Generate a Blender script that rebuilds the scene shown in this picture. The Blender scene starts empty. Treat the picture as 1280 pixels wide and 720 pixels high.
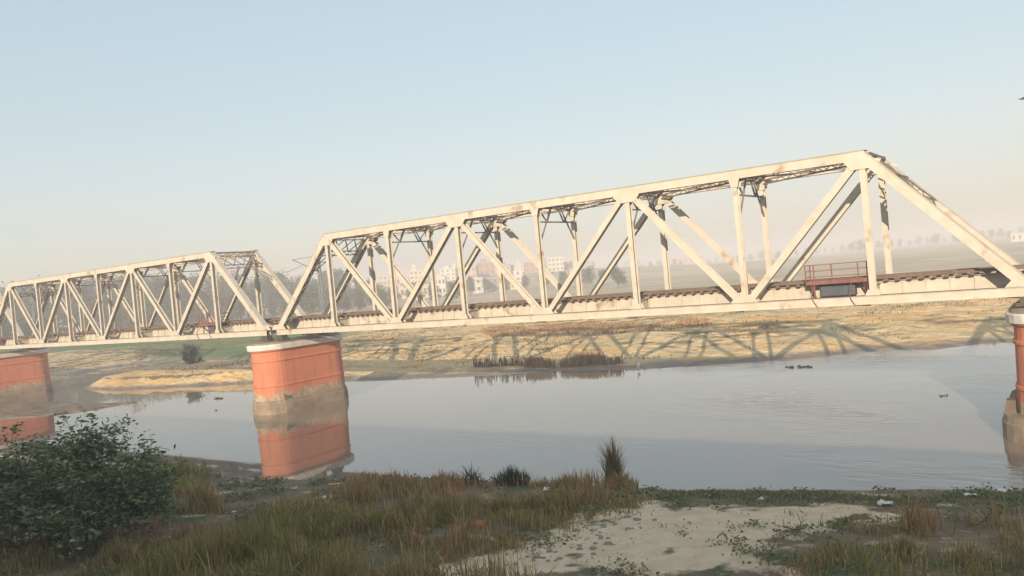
import bpy, math, random
import numpy as np
from mathutils import Vector, Matrix
random.seed(7)
RNG = np.random.default_rng(7)
SC = bpy.context.scene
COL = SC.collection

# ------------------------------------------------------------------ camera
CAM = np.array([63.295, -50.586, 3.243])
YAW, PIT, ROLL, FOC = math.radians(-35.19), math.radians(-0.766), math.radians(-5.249), 1007.7
FW = np.array([math.sin(YAW)*math.cos(PIT), math.cos(YAW)*math.cos(PIT), math.sin(PIT)])
_r = np.array([math.cos(YAW), -math.sin(YAW), 0.0]); _u = np.cross(_r, FW)
RT = _r*math.cos(ROLL)+_u*math.sin(ROLL); UP = _u*math.cos(ROLL)-_r*math.sin(ROLL)
cam = bpy.data.cameras.new('camera'); co = bpy.data.objects.new('camera', cam); COL.objects.link(co)
cam.sensor_width = 36; cam.lens = FOC/1280*36; cam.clip_start = 0.05; cam.clip_end = 20000
M4 = Matrix([list(RT)+[CAM[0]], list(UP)+[CAM[1]], list(-FW)+[CAM[2]], [0, 0, 0, 1]])
M4 = Matrix([[RT[0], UP[0], -FW[0], CAM[0]], [RT[1], UP[1], -FW[1], CAM[1]], [RT[2], UP[2], -FW[2], CAM[2]], [0, 0, 0, 1]])
co.matrix_world = M4
SC.camera = co
def ray(px, py): return FW+RT*(px-640)/FOC-UP*(py-360)/FOC
def at(px, py, z):
    d = ray(px, py); return CAM+d*(z-CAM[2])/d[2]
def at_dist(px, py, dist):
    d = ray(px, py); return CAM+d/np.linalg.norm(d)*dist

# ------------------------------------------------------------------ light
SUN_EL = math.radians(16.2)
SUN_TO = (0.318, -0.948)                       # horizontal direction towards the sun
SUN_AZ = math.atan2(SUN_TO[0], SUN_TO[1])
world = bpy.data.worlds.new('World'); SC.world = world; world.use_nodes = True
wn = world.node_tree; wn.nodes.clear()
sky = wn.nodes.new('ShaderNodeTexSky'); sky.sky_type = 'NISHITA'; sky.sun_disc = False
sky.sun_elevation = SUN_EL; sky.sun_rotation = SUN_AZ
sky.air_density = 1.0; sky.dust_density = 3.0; sky.ozone_density = .6; sky.altitude = 100
bg = wn.nodes.new('ShaderNodeBackground'); bg.inputs[1].default_value = 0.15
wo = wn.nodes.new('ShaderNodeOutputWorld')
hs = wn.nodes.new('ShaderNodeHueSaturation'); hs.inputs['Hue'].default_value = .488; hs.inputs['Saturation'].default_value = 1.8; hs.inputs['Value'].default_value = 2.06
gm = wn.nodes.new('ShaderNodeGamma'); gm.inputs[1].default_value = .28
wn.links.new(sky.outputs[0], gm.inputs[0]); wn.links.new(gm.outputs[0], hs.inputs['Color']); wn.links.new(hs.outputs[0], bg.inputs[0]); wn.links.new(bg.outputs[0], wo.inputs[0])
sl = bpy.data.lights.new('sun', 'SUN'); sl.energy = 4.0; sl.angle = math.radians(0.4); sl.color = (1.0, 0.85, 0.65)
so = bpy.data.objects.new('sun', sl); COL.objects.link(so)
sd = Vector((SUN_TO[0]*math.cos(SUN_EL), SUN_TO[1]*math.cos(SUN_EL), math.sin(SUN_EL)))
so.rotation_euler = sd.to_track_quat('Z', 'Y').to_euler(); so.location = (80, -120, 60)
SC.view_settings.view_transform = 'Standard'; SC.view_settings.look = 'None'
SC.view_settings.exposure = 0.80; SC.view_settings.gamma = 1
SC.cycles.volume_bounces = 1; SC.cycles.max_bounces = 8; SC.cycles.transparent_max_bounces = 8
HAZE_DENSITY = 0.0016

# ------------------------------------------------------------------ materials
def mat(name, base, var=None, scale=3.0, rough=0.75, bump=0.0, bscale=12.0, detail=5.0, spots=None, spot_scale=1.2, spot_lo=0.55, spot_hi=0.7, coord='Object', stretch=(1, 1, 1), metallic=0.0, spec=0.3):
    m = bpy.data.materials.new(name); m.use_nodes = True; nt = m.node_tree; N = nt.nodes; L = nt.links
    b = N['Principled BSDF']; b.inputs['Roughness'].default_value = rough; b.inputs['Metallic'].default_value = metallic
    b.inputs['Specular IOR Level'].default_value = spec
    b.inputs['Base Color'].default_value = (*base, 1)
    tc = N.new('ShaderNodeTexCoord'); mp = N.new('ShaderNodeMapping'); mp.inputs['Scale'].default_value = stretch
    L.new(tc.outputs[coord], mp.inputs[0])
    out = None
    if var:
        n = N.new('ShaderNodeTexNoise'); n.inputs['Scale'].default_value = scale; n.inputs['Detail'].default_value = detail
        L.new(mp.outputs[0], n.inputs[0])
        mr = N.new('ShaderNodeMapRange'); mr.inputs[1].default_value = .3; mr.inputs[2].default_value = .7
        L.new(n.outputs[0], mr.inputs[0])
        mx = N.new('ShaderNodeMix'); mx.data_type = 'RGBA'; mx.inputs[6].default_value = (*base, 1); mx.inputs[7].default_value = (*var, 1)
        L.new(mr.outputs[0], mx.inputs[0]); out = mx.outputs[2]
    if spots:
        n = N.new('ShaderNodeTexNoise'); n.inputs['Scale'].default_value = spot_scale; n.inputs['Detail'].default_value = 6
        L.new(mp.outputs[0], n.inputs[0])
        mr = N.new('ShaderNodeMapRange'); mr.inputs[1].default_value = spot_lo; mr.inputs[2].default_value = spot_hi
        L.new(n.outputs[0], mr.inputs[0])
        mx = N.new('ShaderNodeMix'); mx.data_type = 'RGBA'; mx.inputs[7].default_value = (*spots, 1)
        if out: L.new(out, mx.inputs[6])
        else: mx.inputs[6].default_value = (*base, 1)
        L.new(mr.outputs[0], mx.inputs[0]); out = mx.outputs[2]
    if out: L.new(out, b.inputs['Base Color'])
    if bump:
        n = N.new('ShaderNodeTexNoise'); n.inputs['Scale'].default_value = bscale; n.inputs['Detail'].default_value = 4
        L.new(mp.outputs[0], n.inputs[0])
        bp = N.new('ShaderNodeBump'); bp.inputs['Strength'].default_value = bump; bp.inputs['Distance'].default_value = .05
        L.new(n.outputs[0], bp.inputs['Height']); L.new(bp.outputs[0], b.inputs['Normal'])
    return m
def mat_attr(name, rough=0.8, trans=0.0, spec=0.15):
    """leaf and blade material: colour from the per-blade attribute 'tint'"""
    m = bpy.data.materials.new(name); m.use_nodes = True; nt = m.node_tree; N = nt.nodes; L = nt.links
    b = N['Principled BSDF']; b.inputs['Roughness'].default_value = rough; b.inputs['Specular IOR Level'].default_value = spec
    a = N.new('ShaderNodeAttribute'); a.attribute_name = 'tint'; L.new(a.outputs[0], b.inputs['Base Color'])
    if trans:
        t = N.new('ShaderNodeBsdfTranslucent'); L.new(a.outputs[0], t.inputs[0])
        mx = N.new('ShaderNodeMixShader'); mx.inputs[0].default_value = trans
        L.new(b.outputs[0], mx.inputs[1]); L.new(t.outputs[0], mx.inputs[2]); L.new(mx.outputs[0], N['Material Output'].inputs[0])
    return m
MT = {}
MT['cream'] = mat('cream_paint', (.53, .485, .405), (.45, .40, .32), 1.3, .55, .12, 9, spots=(.30, .19, .12), spot_scale=.9, spot_lo=.60, spot_hi=.74)
MT['dirt'] = mat('rust_dirt', (.085, .055, .04), (.14, .09, .06), 3, .85)
MT['grey_steel'] = mat('weathered_steel', (.22, .19, .16), (.14, .115, .09), 2.2, .7)
MT['rail'] = mat('rail_steel', (.12, .085, .065), (.19, .13, .095), 2, .6)
MT['sleeper'] = mat('sleeper_rust', (.115, .08, .06), (.18, .125, .09), 1.5, .8)
MT['oxide'] = mat('red_oxide_paint', (.17, .06, .05), (.25, .11, .09), 3, .7)
MT['shade_slate'] = mat('underdeck_shade', (.06, .07, .09), (.09, .1, .12), 3, .6)
MT['whitewash'] = mat('whitewash', (.72, .69, .64), (.55, .5, .44), 1.5, .8, .15, 8, spots=(.38, .33, .28), spot_scale=.8, spot_lo=.6, spot_hi=.76)
MT['concrete'] = mat('old_concrete', (.33, .26, .19), (.20, .155, .115), 1.2, .9, .3, 6)
MT['dark_concrete'] = mat('stained_concrete', (.20, .155, .11), (.13, .10, .075), 1.5, .9, .3, 6)
MT['dark'] = mat('dark_steel', (.06, .05, .045), (.1, .08, .06), 3, .6)
MT['galv'] = mat('galvanised_steel', (.38, .39, .4), (.28, .28, .28), 3, .5, metallic=.3)
MT['insul'] = mat('brown_porcelain', (.12, .06, .04), (.2, .1, .07), 5, .3)
MT['bark'] = mat('bark', (.10, .075, .05), (.16, .12, .085), 4, .9, .3, 10)
MT['glass'] = mat('window_glass', (.12, .115, .11), None, rough=.15, spec=.5)
MT['white_scrap'] = mat('white_plastic', (.8, .79, .76), (.66, .65, .62), 6, .6)
MT['orange_scrap'] = mat('orange_mottle', (.75, .25, .05), (.55, .15, .04), 9, .7)
MT['stone'] = mat('pale_stone', (.36, .33, .29), (.24, .22, .19), 3, .9, .4, 9)
MT['feather'] = mat('white_feather', (.8, .78, .74), (.7, .68, .63), 5, .8)
MT['dark_feather'] = mat('dark_feather', (.06, .06, .06), (.1, .1, .1), 5, .8)
MT['debris'] = mat('wet_plant_debris', (.035, .035, .025), (.06, .055, .03), 6, .6)
MT['stick'] = mat('dead_stick', (.06, .045, .04), (.11, .085, .07), 5, .9)
MT['leaf'] = mat_attr('leaf', .6, .15, .3)
MT['blade'] = mat_attr('grass_blade', .8, .3)
MT['shade_train_paint'] = mat('shade_carriage_paint', (.09, .16, .33), (.07, .12, .27), 1, .45)
MT['shade_train_roof'] = mat('shade_carriage_roof', (.35, .35, .36), (.25, .25, .25), 1, .6)

def pier_material():
    m = bpy.data.materials.new('pier_red_wash'); m.use_nodes = True; N = m.node_tree.nodes; L = m.node_tree.links
    b = N['Principled BSDF']; b.inputs['Roughness'].default_value = .85; b.inputs['Specular IOR Level'].default_value = .2
    tc = N.new('ShaderNodeTexCoord')
    def noise(sc, det=5, st=None):
        n = N.new('ShaderNodeTexNoise'); n.inputs['Scale'].default_value = sc; n.inputs['Detail'].default_value = det
        if st:
            mp = N.new('ShaderNodeMapping'); mp.inputs['Scale'].default_value = st; L.new(tc.outputs['Object'], mp.inputs[0]); L.new(mp.outputs[0], n.inputs[0])
        else: L.new(tc.outputs['Object'], n.inputs[0])
        return n.outputs[0]
    def mix(f, a, c):
        mx = N.new('ShaderNodeMix'); mx.data_type = 'RGBA'
        if hasattr(f, 'node'): L.new(f, mx.inputs[0])
        else: mx.inputs[0].default_value = f
        for v, i in ((a, 6), (c, 7)):
            if hasattr(v, 'node'): L.new(v, mx.inputs[i])
            else: mx.inputs[i].default_value = (*v, 1)
        return mx.outputs[2]
    def rng(v, lo, hi):
        mr = N.new('ShaderNodeMapRange'); mr.inputs[1].default_value = lo; mr.inputs[2].default_value = hi; L.new(v, mr.inputs[0]); return mr.outputs[0]
    red = mix(rng(noise(.8), .35, .7), (.57, .205, .115), (.51, .18, .10))
    red = mix(rng(noise(1.4, 6, (1, 1, .15)), .52, .76), red, (.36, .15, .105))     # rain streaks
    st = mix(rng(noise(1.6, 6), .35, .65), (.50, .37, .26), (.29, .205, .14))      # bare flood-stained masonry below
    sp = N.new('ShaderNodeSeparateXYZ'); L.new(tc.outputs['Object'], sp.inputs[0])
    ad = N.new('ShaderNodeMath'); ad.operation = 'MULTIPLY_ADD'; ad.inputs[1].default_value = 1.7; L.new(noise(.6, 7), ad.inputs[0]); L.new(sp.outputs['Z'], ad.inputs[2])
    f = rng(ad.outputs[0], 2.85, 2.6)
    L.new(mix(f, red, st), b.inputs['Base Color'])
    bp = N.new('ShaderNodeBump'); bp.inputs['Strength'].default_value = .25; bp.inputs['Distance'].default_value = .06
    L.new(noise(5), bp.inputs['Height']); L.new(bp.outputs[0], b.inputs['Normal'])
    return m
MT['pier'] = pier_material()

# ------------------------------------------------------------------ mesh helpers
class MB:
    def __init__(s): s.v = []; s.f = []; s.m = []; s.slots = []
    def slot(s, m):
        if m not in s.slots: s.slots.append(m)
        return s.slots.index(m)
    def add(s, vs, fs, m=None):
        k = len(s.v); s.v += [tuple(float(c) for c in q) for q in vs]; s.f += [tuple(i+k for i in q) for q in fs]
        s.m += [s.slot(m) if m else 0]*len(fs)
    def box(s, lo, hi, m=None):
        x0, y0, z0 = lo; x1, y1, z1 = hi
        s.add([(x0, y0, z0), (x1, y0, z0), (x1, y1, z0), (x0, y1, z0), (x0, y0, z1), (x1, y0, z1), (x1, y1, z1), (x0, y1, z1)],
              [(0, 3, 2, 1), (4, 5, 6, 7), (0, 1, 5, 4), (1, 2, 6, 5), (2, 3, 7, 6), (3, 0, 4, 7)], m)
    def bar(s, p0, p1, w, h, side=(0, 1, 0), off=(0, 0), m=None):
        """bar from p0 to p1; w along 'side', h along the third axis; off shifts along (side, third)"""
        p0 = np.array(p0, float); p1 = np.array(p1, float); d = p1-p0; d /= np.linalg.norm(d)
        a = np.array(side, float); a -= d*(a@d); a /= np.linalg.norm(a); b = np.cross(d, a)
        o = a*off[0]+b*off[1]; vs = []
        for p in (p0, p1):
            for i, j in ((-1, -1), (1, -1), (1, 1), (-1, 1)): vs.append(p+o+a*w/2*i+b*h/2*j)
        s.add(vs, [(0, 1, 2, 3), (7, 6, 5, 4), (0, 4, 5, 1), (1, 5, 6, 2), (2, 6, 7, 3), (3, 7, 4, 0)], m)
    def tube(s, pts, rads, n=6, m=None):
        pts = [np.array(p, float) for p in pts]; vs = []; fs = []
        for i, p in enumerate(pts):
            d = pts[min(i+1, len(pts)-1)]-pts[max(i-1, 0)]; d = d/(np.linalg.norm(d)+1e-9)
            a = np.cross(d, (0, 0, 1) if abs(d[2]) < .9 else (1, 0, 0)); a /= np.linalg.norm(a); b = np.cross(d, a)
            for k in range(n):
                t = 2*math.pi*k/n; vs.append(p+(a*math.cos(t)+b*math.sin(t))*rads[i])
        for i in range(len(pts)-1):
            for k in range(n): fs.append((i*n+k, i*n+(k+1) % n, (i+1)*n+(k+1) % n, (i+1)*n+k))
        fs.append(tuple(range(n))[::-1]); fs.append(tuple(range((len(pts)-1)*n, len(pts)*n)))
        s.add(vs, fs, m)
    def loft(s, rings, m=None, cap=True):
        n = len(rings[0]); vs = [p for r in rings for p in r]; fs = []
        for i in range(len(rings)-1):
            for k in range(n): fs.append((i*n+k, i*n+(k+1) % n, (i+1)*n+(k+1) % n, (i+1)*n+k))
        if cap: fs.append(tuple(range(n))[::-1]); fs.append(tuple(range((len(rings)-1)*n, len(rings)*n)))
        s.add(vs, fs, m)
    def plate(s, poly, y0, y1, m=None):
        """polygon in x,z extruded from y0 to y1"""
        n = len(poly); vs = [(x, y0, z) for x, z in poly]+[(x, y1, z) for x, z in poly]
        s.add(vs, [tuple(range(n)), tuple(range(n, 2*n))[::-1]]+[(i, i+n, (i+1) % n+n, (i+1) % n) for i in range(n)], m)
    def mesh(s, name, m=None, smooth=False):
        me = bpy.data.meshes.new(name); me.from_pydata(s.v, [], s.f)
        sl_ = list(s.slots)
        if m is not None and not sl_: sl_ = [m]
        for q in sl_: me.materials.append(q)
        if len(s.slots) > 1: me.polygons.foreach_set('material_index', s.m)
        if smooth: me.polygons.foreach_set('use_smooth', [True]*len(s.f))
        me.validate(); me.update()
        return me
    def build(s, name, m=None, parent=None, smooth=False):
        return link(name, s.mesh(name, m, smooth), parent)
def link(name, me, parent=None):
    o = bpy.data.objects.new(name, me); COL.objects.link(o)
    if parent: o.parent = parent
    return o
def tag(o, label=None, cat=None, group=None, kind=None):
    for k, v in (('label', label), ('category', cat), ('group', group), ('kind', kind)):
        if v: o[k] = v
    return o
def empty(name, loc=(0, 0, 0), rz=0.0):
    o = bpy.data.objects.new(name, None); COL.objects.link(o); o.location = loc; o.rotation_euler = (0, 0, rz); o.empty_display_size = .5
    return o
def copy_tree(o, parent=None):
    c = o.copy(); COL.objects.link(c); c.parent = parent
    for ch in [q for q in bpy.data.objects if q.parent == o]: copy_tree(ch, c)
    return c
def fast_mesh(name, V, F, tint=None, m=None, smooth=False):
    """V (n,3), F (k,q) numpy; tint per vertex (n,3)"""
    me = bpy.data.meshes.new(name); q = F.shape[1]
    me.vertices.add(len(V)); me.vertices.foreach_set('co', np.ascontiguousarray(V, np.float32).ravel())
    me.loops.add(F.size); me.loops.foreach_set('vertex_index', np.ascontiguousarray(F, np.int32).ravel())
    me.polygons.add(len(F)); me.polygons.foreach_set('loop_start', np.arange(0, F.size, q, dtype=np.int32))
    me.polygons.foreach_set('loop_total', np.full(len(F), q, np.int32))
    if smooth: me.polygons.foreach_set('use_smooth', np.ones(len(F), bool))
    if tint is not None:
        a = me.color_attributes.new('tint', 'FLOAT_COLOR', 'POINT')
        a.data.foreach_set('color', np.concatenate([tint, np.ones((len(V), 1))], 1).astype(np.float32).ravel())
    me.update(calc_edges=True)
    if m: me.materials.append(m)
    return me

# ------------------------------------------------------------------ terrain
def _hash(ix, iy, seed):
    n = (ix.astype(np.int64)*374761393+iy.astype(np.int64)*668265263+seed*1442695041) & 0x7fffffff
    n = (n ^ (n >> 13))*1274126177 & 0x7fffffff
    return ((n ^ (n >> 16)) & 0xffff)/65535.0
def vnoise(x, y, seed=0):
    ix = np.floor(x); iy = np.floor(y); fx = x-ix; fy = y-iy; fx = fx*fx*(3-2*fx); fy = fy*fy*(3-2*fy)
    a = _hash(ix, iy, seed); b = _hash(ix+1, iy, seed); c = _hash(ix, iy+1, seed); d = _hash(ix+1, iy+1, seed)
    return (a*(1-fx)+b*fx)*(1-fy)+(c*(1-fx)+d*fx)*fy
def fbm(x, y, sc, octv=4, seed=0):
    s = 0; a = .5; t = 0
    for o in range(octv):
        s = s+a*vnoise(x/sc*2**o+17.3*o, y/sc*2**o-9.1*o, seed+o); t += a; a *= .5
    return s/t
def sdist(x, y, poly):
    """distance to polygon border, positive outside"""
    P = np.array(poly, float); Q = np.roll(P, -1, 0); D = np.full(x.shape, 1e9); ins = np.zeros(x.shape, bool)
    for (ax, ay), (bx, by) in zip(P, Q):
        dx, dy = bx-ax, by-ay; t = np.clip(((x-ax)*dx+(y-ay)*dy)/(dx*dx+dy*dy+1e-12), 0, 1)
        D = np.minimum(D, np.hypot(x-ax-t*dx, y-ay-t*dy))
        c = (ay > y) != (by > y)
        with np.errstate(divide='ignore', invalid='ignore'):
            ins ^= c & (x < dx*(y-ay)/(by-ay if by != ay else 1e-12)+ax)
    return np.where(ins, -D, D)
WZ = -7.6
RIVER = [(300, 150), (130, 78), (90, 58), (70, 47.5), (60, 43.5), (55.6, 42), (51, 38.5), (46.4, 37.5), (39, 33.5), (32.4, 29.4), (25.3, 25.6), (16, 24.3), (7, 21.5), (-3, 18.7), (-10, 18),
         (-20, 17.4), (-28, 16.6), (-35, 14), (-43, 11.5), (-52, 9.8), (-60, 10.5), (-66, 16), (-72, 20), (-92, 22), (-112, 18), (-160, 0), (-300, -60), (-600, -190), (-600, -260),
         (-300, -120), (-120, -52), (-60, -31), (-20, -24), (5, -21), (14, -20), (21, -20.4), (31, -17.5), (40, -16), (47, -15.1), (49.8, -14.3), (55.4, -12.7), (61, -11.2), (75, -9), (100, -2), (130, 10), (250, 60)]
CHANNEL = [(-64, 12), (-86, 22), (-100, 35), (-96, 44), (-76, 45), (-58, 42), (-44, 38), (-40, 35), (-46, 33), (-60, 36), (-74, 37), (-83, 34), (-78, 26), (-66, 17)]
BAR = [tuple(at(px, py, WZ)[:2]) for px, py in ((-40, 506), (30, 504), (66, 504), (120, 505), (168, 503), (110, 513), (60, 520), (0, 524), (-40, 528))]
FIELD = [tuple(at(px, py, -5.2)[:2]) for px, py in ((40, 444), (150, 436), (215, 438), (300, 437), (345, 430), (430, 420), (440, 414), (340, 416), (200, 426), (60, 433), (-60, 440), (-60, 452))]
def far_side(x, y): return y > -2+.36*(x-20)*np.where(x > 20, 1, .55)-2
def terrain(x, y):
    x = np.asarray(x, float); y = np.asarray(y, float)
    n1 = fbm(x, y, 9, 4, 3)-.5; n2 = fbm(x, y, 40, 3, 11)-.5; n3 = fbm(x, y, 2.2, 3, 23)-.5
    dr = sdist(x, y, RIVER); dc = sdist(x, y, CHANNEL)
    d = np.minimum(dr, dc)+n1*np.where(y > -5, 3.0, 1.6)*np.clip(np.abs(np.minimum(dr, dc))/4+.25, 0, 1)+n3*.6
    far = far_side(x, y)
    zf = np.interp(d, [0, 1.2, 3.5, 8, 15, 25, 45, 90, 300], [WZ, -7.35, -7.0, -6.55, -5.75, -5.1, -4.8, -4.7, -4.8])
    n4 = fbm(x*.45+y*.25, y*1.1-x*.25, 4.5, 4, 57)-.5
    zf = zf+np.clip(d/10, 0, 1)*(n1*1.0+n2*.9+n4*1.15)*np.clip(75/(np.hypot(x, y)+1), .3, 1)
    # erosion ledges: contours of the bank cut into low steps
    q = .42; w = zf+n2*1.2+n1*.35; k = np.floor(w/q); fr = w/q-k; zs = (k+np.clip(fr*3.2-1.1, 0, 1))*q-n2*1.2-n1*.35
    sw = np.clip(.62+n2*3.0-np.clip((x-25)/40, 0, .45), .12, .75); zf = np.where(d > 3.5, zf*(1-sw)+zs*sw, zf)
    mound = np.clip((x+66)/5, 0, 1)*np.clip((-14-x)/22, 0, 1)*np.clip((34-y)/4, 0, 1)
    zm = np.interp(d, [0, .5, 1.6, 3.2, 6, 12], [WZ, -7.35, -6.85, -6.2, -5.8, -5.9])+n1*.5+n4*.5
    zf = np.where(d > 0, zf*(1-mound)+np.minimum(zm, np.maximum(zm, -9))*mound, zf)
    zn = np.interp(d, [0, 2, 6, 12, 20, 30], [WZ, -7.2, -6.6, -6.05, -5.6, -5.3])+np.clip(d/5, 0, 1)*(n1*.55+n3*.22)
    zn = np.maximum(zn, np.interp(y, [-67, -62.5, -58, -50.5, -41, -30], [5.6, 5.6, 1.2, 1.2, -5.6, -9.5])+n1*.3)  # rear rise to the high embankment is added to lift the shading carriages
    z = np.where(far, zf, zn)
    z = np.where(d < 0, np.maximum(WZ+d*.12, -9.2), z)
    db = sdist(x, y, BAR); z = np.where(db < .5, np.maximum(z, WZ+.16*np.clip((.5-db)/1.2, -1, 1)+n3*.12), z)
    # the town's low rise
    r = np.hypot(x+370, y-480)/260.0
    z = z+13*np.exp(-r*r*1.6)*np.clip((np.hypot(x-CAM[0], y-CAM[1])-280)/250, 0, 1)
    return z
def hz(x, y): return float(terrain(np.array([x]), np.array([y]))[0])
def at_ground(px, py, t0=14, t1=260, n=500):
    d = ray(px, py); t = np.geomspace(t0, t1, n); Q = CAM+d*t[:, None]; g = np.maximum(terrain(Q[:, 0], Q[:, 1]), WZ); k = int(np.argmax(Q[:, 2] < g))
    return np.array((Q[k, 0], Q[k, 1], g[k]))
PATH = [tuple(at_ground(px, py)[:2]) for px, py in ((490, 719), (570, 706), (650, 690), (700, 676), (735, 656), (775, 636), (815, 629), (860, 634), (960, 634), (1075, 633), (1120, 640), (1085, 654), (1005, 664), (960, 690), (930, 719))]
def axis(lo, hi, step, far_, g=1.22):
    a = list(np.arange(lo, hi+1e-6, step)); s = step
    while a[-1] < far_: s *= g; a.append(a[-1]+s)
    s = step; b = [lo]
    while b[-1] > -far_: s *= g; b.append(b[-1]-s)
    return np.array(b[:0:-1]+a)
XS = axis(-125, 78, .6, 4200); YS = axis(-68, 112, .55, 4200)
GX, GY = np.meshgrid(XS, YS, indexing='ij'); GZ = terrain(GX, GY)
V = np.stack([GX.ravel(), GY.ravel(), GZ.ravel()], 1); nx, ny = GX.shape
I = np.arange(nx*ny).reshape(nx, ny)
F = np.stack([I[:-1, :-1].ravel(), I[1:, :-1].ravel(), I[1:, 1:].ravel(), I[:-1, 1:].ravel()], 1)
me = fast_mesh('ground', V, F, smooth=True)
fx, fy = V[:, 0], V[:, 1]
dW = np.minimum(sdist(fx, fy, RIVER), sdist(fx, fy, CHANNEL))
m_green = np.clip(.5-sdist(fx, fy, FIELD)/8, 0, 1)
m_near = np.where(far_side(fx, fy), 0, 1.0)
m_path = np.clip(.5-sdist(fx, fy, PATH)/2.6, 0, 1)*m_near
def ledge(x, y):
    e = .35; gx = (terrain(x+e, y)-terrain(x-e, y))/(2*e); gy = (terrain(x, y+e)-terrain(x, y-e))/(2*e)
    return np.clip((np.hypot(gx, gy)-.17)/.22, 0, 1)
m_cut = ledge(fx, fy)*(1-m_near)*(dW > 3)
m_mud = np.clip(1-(V[:, 2]-WZ)/.75, 0, 1)
for nm, arr in (('mask', np.stack([m_mud, m_green, m_near, m_path], 1)), ('cut', np.stack([m_cut]*4, 1))):
    a = me.color_attributes.new(nm, 'FLOAT_COLOR', 'POINT'); a.data.foreach_set('color', arr.astype(np.float32).ravel())
def ground_material():
    m = bpy.data.materials.new('ground_earth'); m.use_nodes = True; N = m.node_tree.nodes; L = m.node_tree.links
    b = N['Principled BSDF']; b.inputs['Specular IOR Level'].default_value = .2
    geo = N.new('ShaderNodeNewGeometry'); at_ = N.new('ShaderNodeAttribute'); at_.attribute_name = 'mask'
    sp = N.new('ShaderNodeSeparateColor'); L.new(at_.outputs['Color'], sp.inputs[0])
    def noise(sc, det=6, st=(1, 1, 1), dist=0, rot=0):
        mp = N.new('ShaderNodeMapping'); mp.inputs['Scale'].default_value = st; mp.inputs['Rotation'].default_value = (0, 0, rot); L.new(geo.outputs['Position'], mp.inputs[0])
        n = N.new('ShaderNodeTexNoise'); n.inputs['Scale'].default_value = sc; n.inputs['Detail'].default_value = det; n.inputs['Distortion'].default_value = dist; L.new(mp.outputs[0], n.inputs[0])
        return n.outputs[0]
    def rng(v, lo, hi):
        mr = N.new('ShaderNodeMapRange'); mr.inputs[1].default_value = lo; mr.inputs[2].default_value = hi; L.new(v, mr.inputs[0]); return mr.outputs[0]
    def mix(f, a, c):
        mx = N.new('ShaderNodeMix'); mx.data_type = 'RGBA'; L.new(f, mx.inputs[0])
        for v, i in ((a, 6), (c, 7)):
            if hasattr(v, 'node'): L.new(v, mx.inputs[i])
            else: mx.inputs[i].default_value = (*v, 1)
        return mx.outputs[2]
    def math_(op, a, c):
        n = N.new('ShaderNodeMath'); n.operation = op
        for v, i in ((a, 0), (c, 1)):
            if hasattr(v, 'node'): L.new(v, n.inputs[i])
            else: n.inputs[i].default_value = v
        return n.outputs[0]
    sand = mix(rng(noise(.05, 7), .35, .65), (.68, .50, .26), (.60, .46, .27))
    sand = mix(rng(noise(.11, 7, (1, 2.2, 1), 1.0, .35), .5, .62), sand, (.66, .40, .16))      # orange-tan earth
    sand = mix(rng(noise(.5, 7, (.5, 2, 1), .6, .35), .56, .72), sand, (.27, .20, .11))         # dry scrub and cut ledges
    sand = mix(rng(noise(1.7, 6), .58, .75), sand, (.22, .18, .10))
    sand = mix(rng(noise(.09, 6, (1, 1.8, 1), .8), .55, .68), sand, (.36, .30, .16))           # thin dry grass
    vo = N.new('ShaderNodeTexVoronoi'); vo.inputs['Scale'].default_value = .011; vm = N.new('ShaderNodeMapping'); vm.inputs['Scale'].default_value = (1, 1.8, 1); L.new(geo.outputs['Position'], vm.inputs[0]); L.new(vm.outputs[0], vo.inputs['Vector'])
    vs = N.new('ShaderNodeSeparateColor'); L.new(vo.outputs['Color'], vs.inputs[0])
    crop = mix(rng(vs.outputs[0], .3, .75), (.46, .37, .25), (.33, .32, .18)); crop = mix(rng(vs.outputs[1], .55, .9), crop, (.54, .43, .28)); crop = mix(rng(noise(.06, 7), .45, .7), crop, (.32, .26, .17))
    px_ = N.new('ShaderNodeSeparateXYZ'); L.new(geo.outputs['Position'], px_.inputs[0])
    sand = mix(rng(math_('ADD', px_.outputs['Y'], math_('MULTIPLY', math_('SUBTRACT', noise(.02, 5), .5), 90)), 95, 150), sand, crop)   # tilled plots beyond the flood bank
    field = mix(rng(noise(.15, 6), .35, .65), (.075, .15, .035), (.14, .18, .06))
    sand = mix(sp.outputs['Green'], sand, field)
    ct = N.new('ShaderNodeAttribute'); ct.attribute_name = 'cut'
    cf = rng(math_('ADD', ct.outputs['Fac'], math_('MULTIPLY', math_('SUBTRACT', noise(.7, 6), .5), .9)), .25, .8)
    sand = mix(cf, sand, (.19, .145, .08))              # grassy, damp risers of the cut ledges
    mudc = mix(rng(noise(.6), .35, .65), (.27, .21, .15), (.18, .145, .11))
    mm = rng(math_('ADD', sp.outputs['Red'], math_('MULTIPLY', math_('SUBTRACT', noise(.35, 5), .5), .9)), .4, .75)
    sand = mix(mm, sand, mudc)
    soil = mix(rng(noise(.7, 7), .35, .65), (.17, .125, .075), (.26, .195, .12))
    soil = mix(rng(noise(.45, 5), .5, .65), soil, (.10, .12, .05))
    soil = mix(rng(noise(2.6, 4), .62, .7), soil, (.3, .27, .22))
    soil = mix(mm, soil, (.15, .125, .095))
    pth = mix(rng(noise(1.2, 6), .35, .68), (.74, .58, .40), (.62, .47, .31))
    pm = rng(math_('ADD', at_.outputs['Alpha'], math_('MULTIPLY', math_('SUBTRACT', noise(.7, 8), .5), 3.4)), .35, .62)
    soil = mix(pm, soil, pth)
    col = mix(sp.outputs['Blue'], sand, soil)
    L.new(col, b.inputs['Base Color'])
    ro = N.new('ShaderNodeMapRange'); ro.inputs[3].default_value = .92; ro.inputs[4].default_value = .5; L.new(mm, ro.inputs[0]); L.new(ro.outputs[0], b.inputs['Roughness'])
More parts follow.
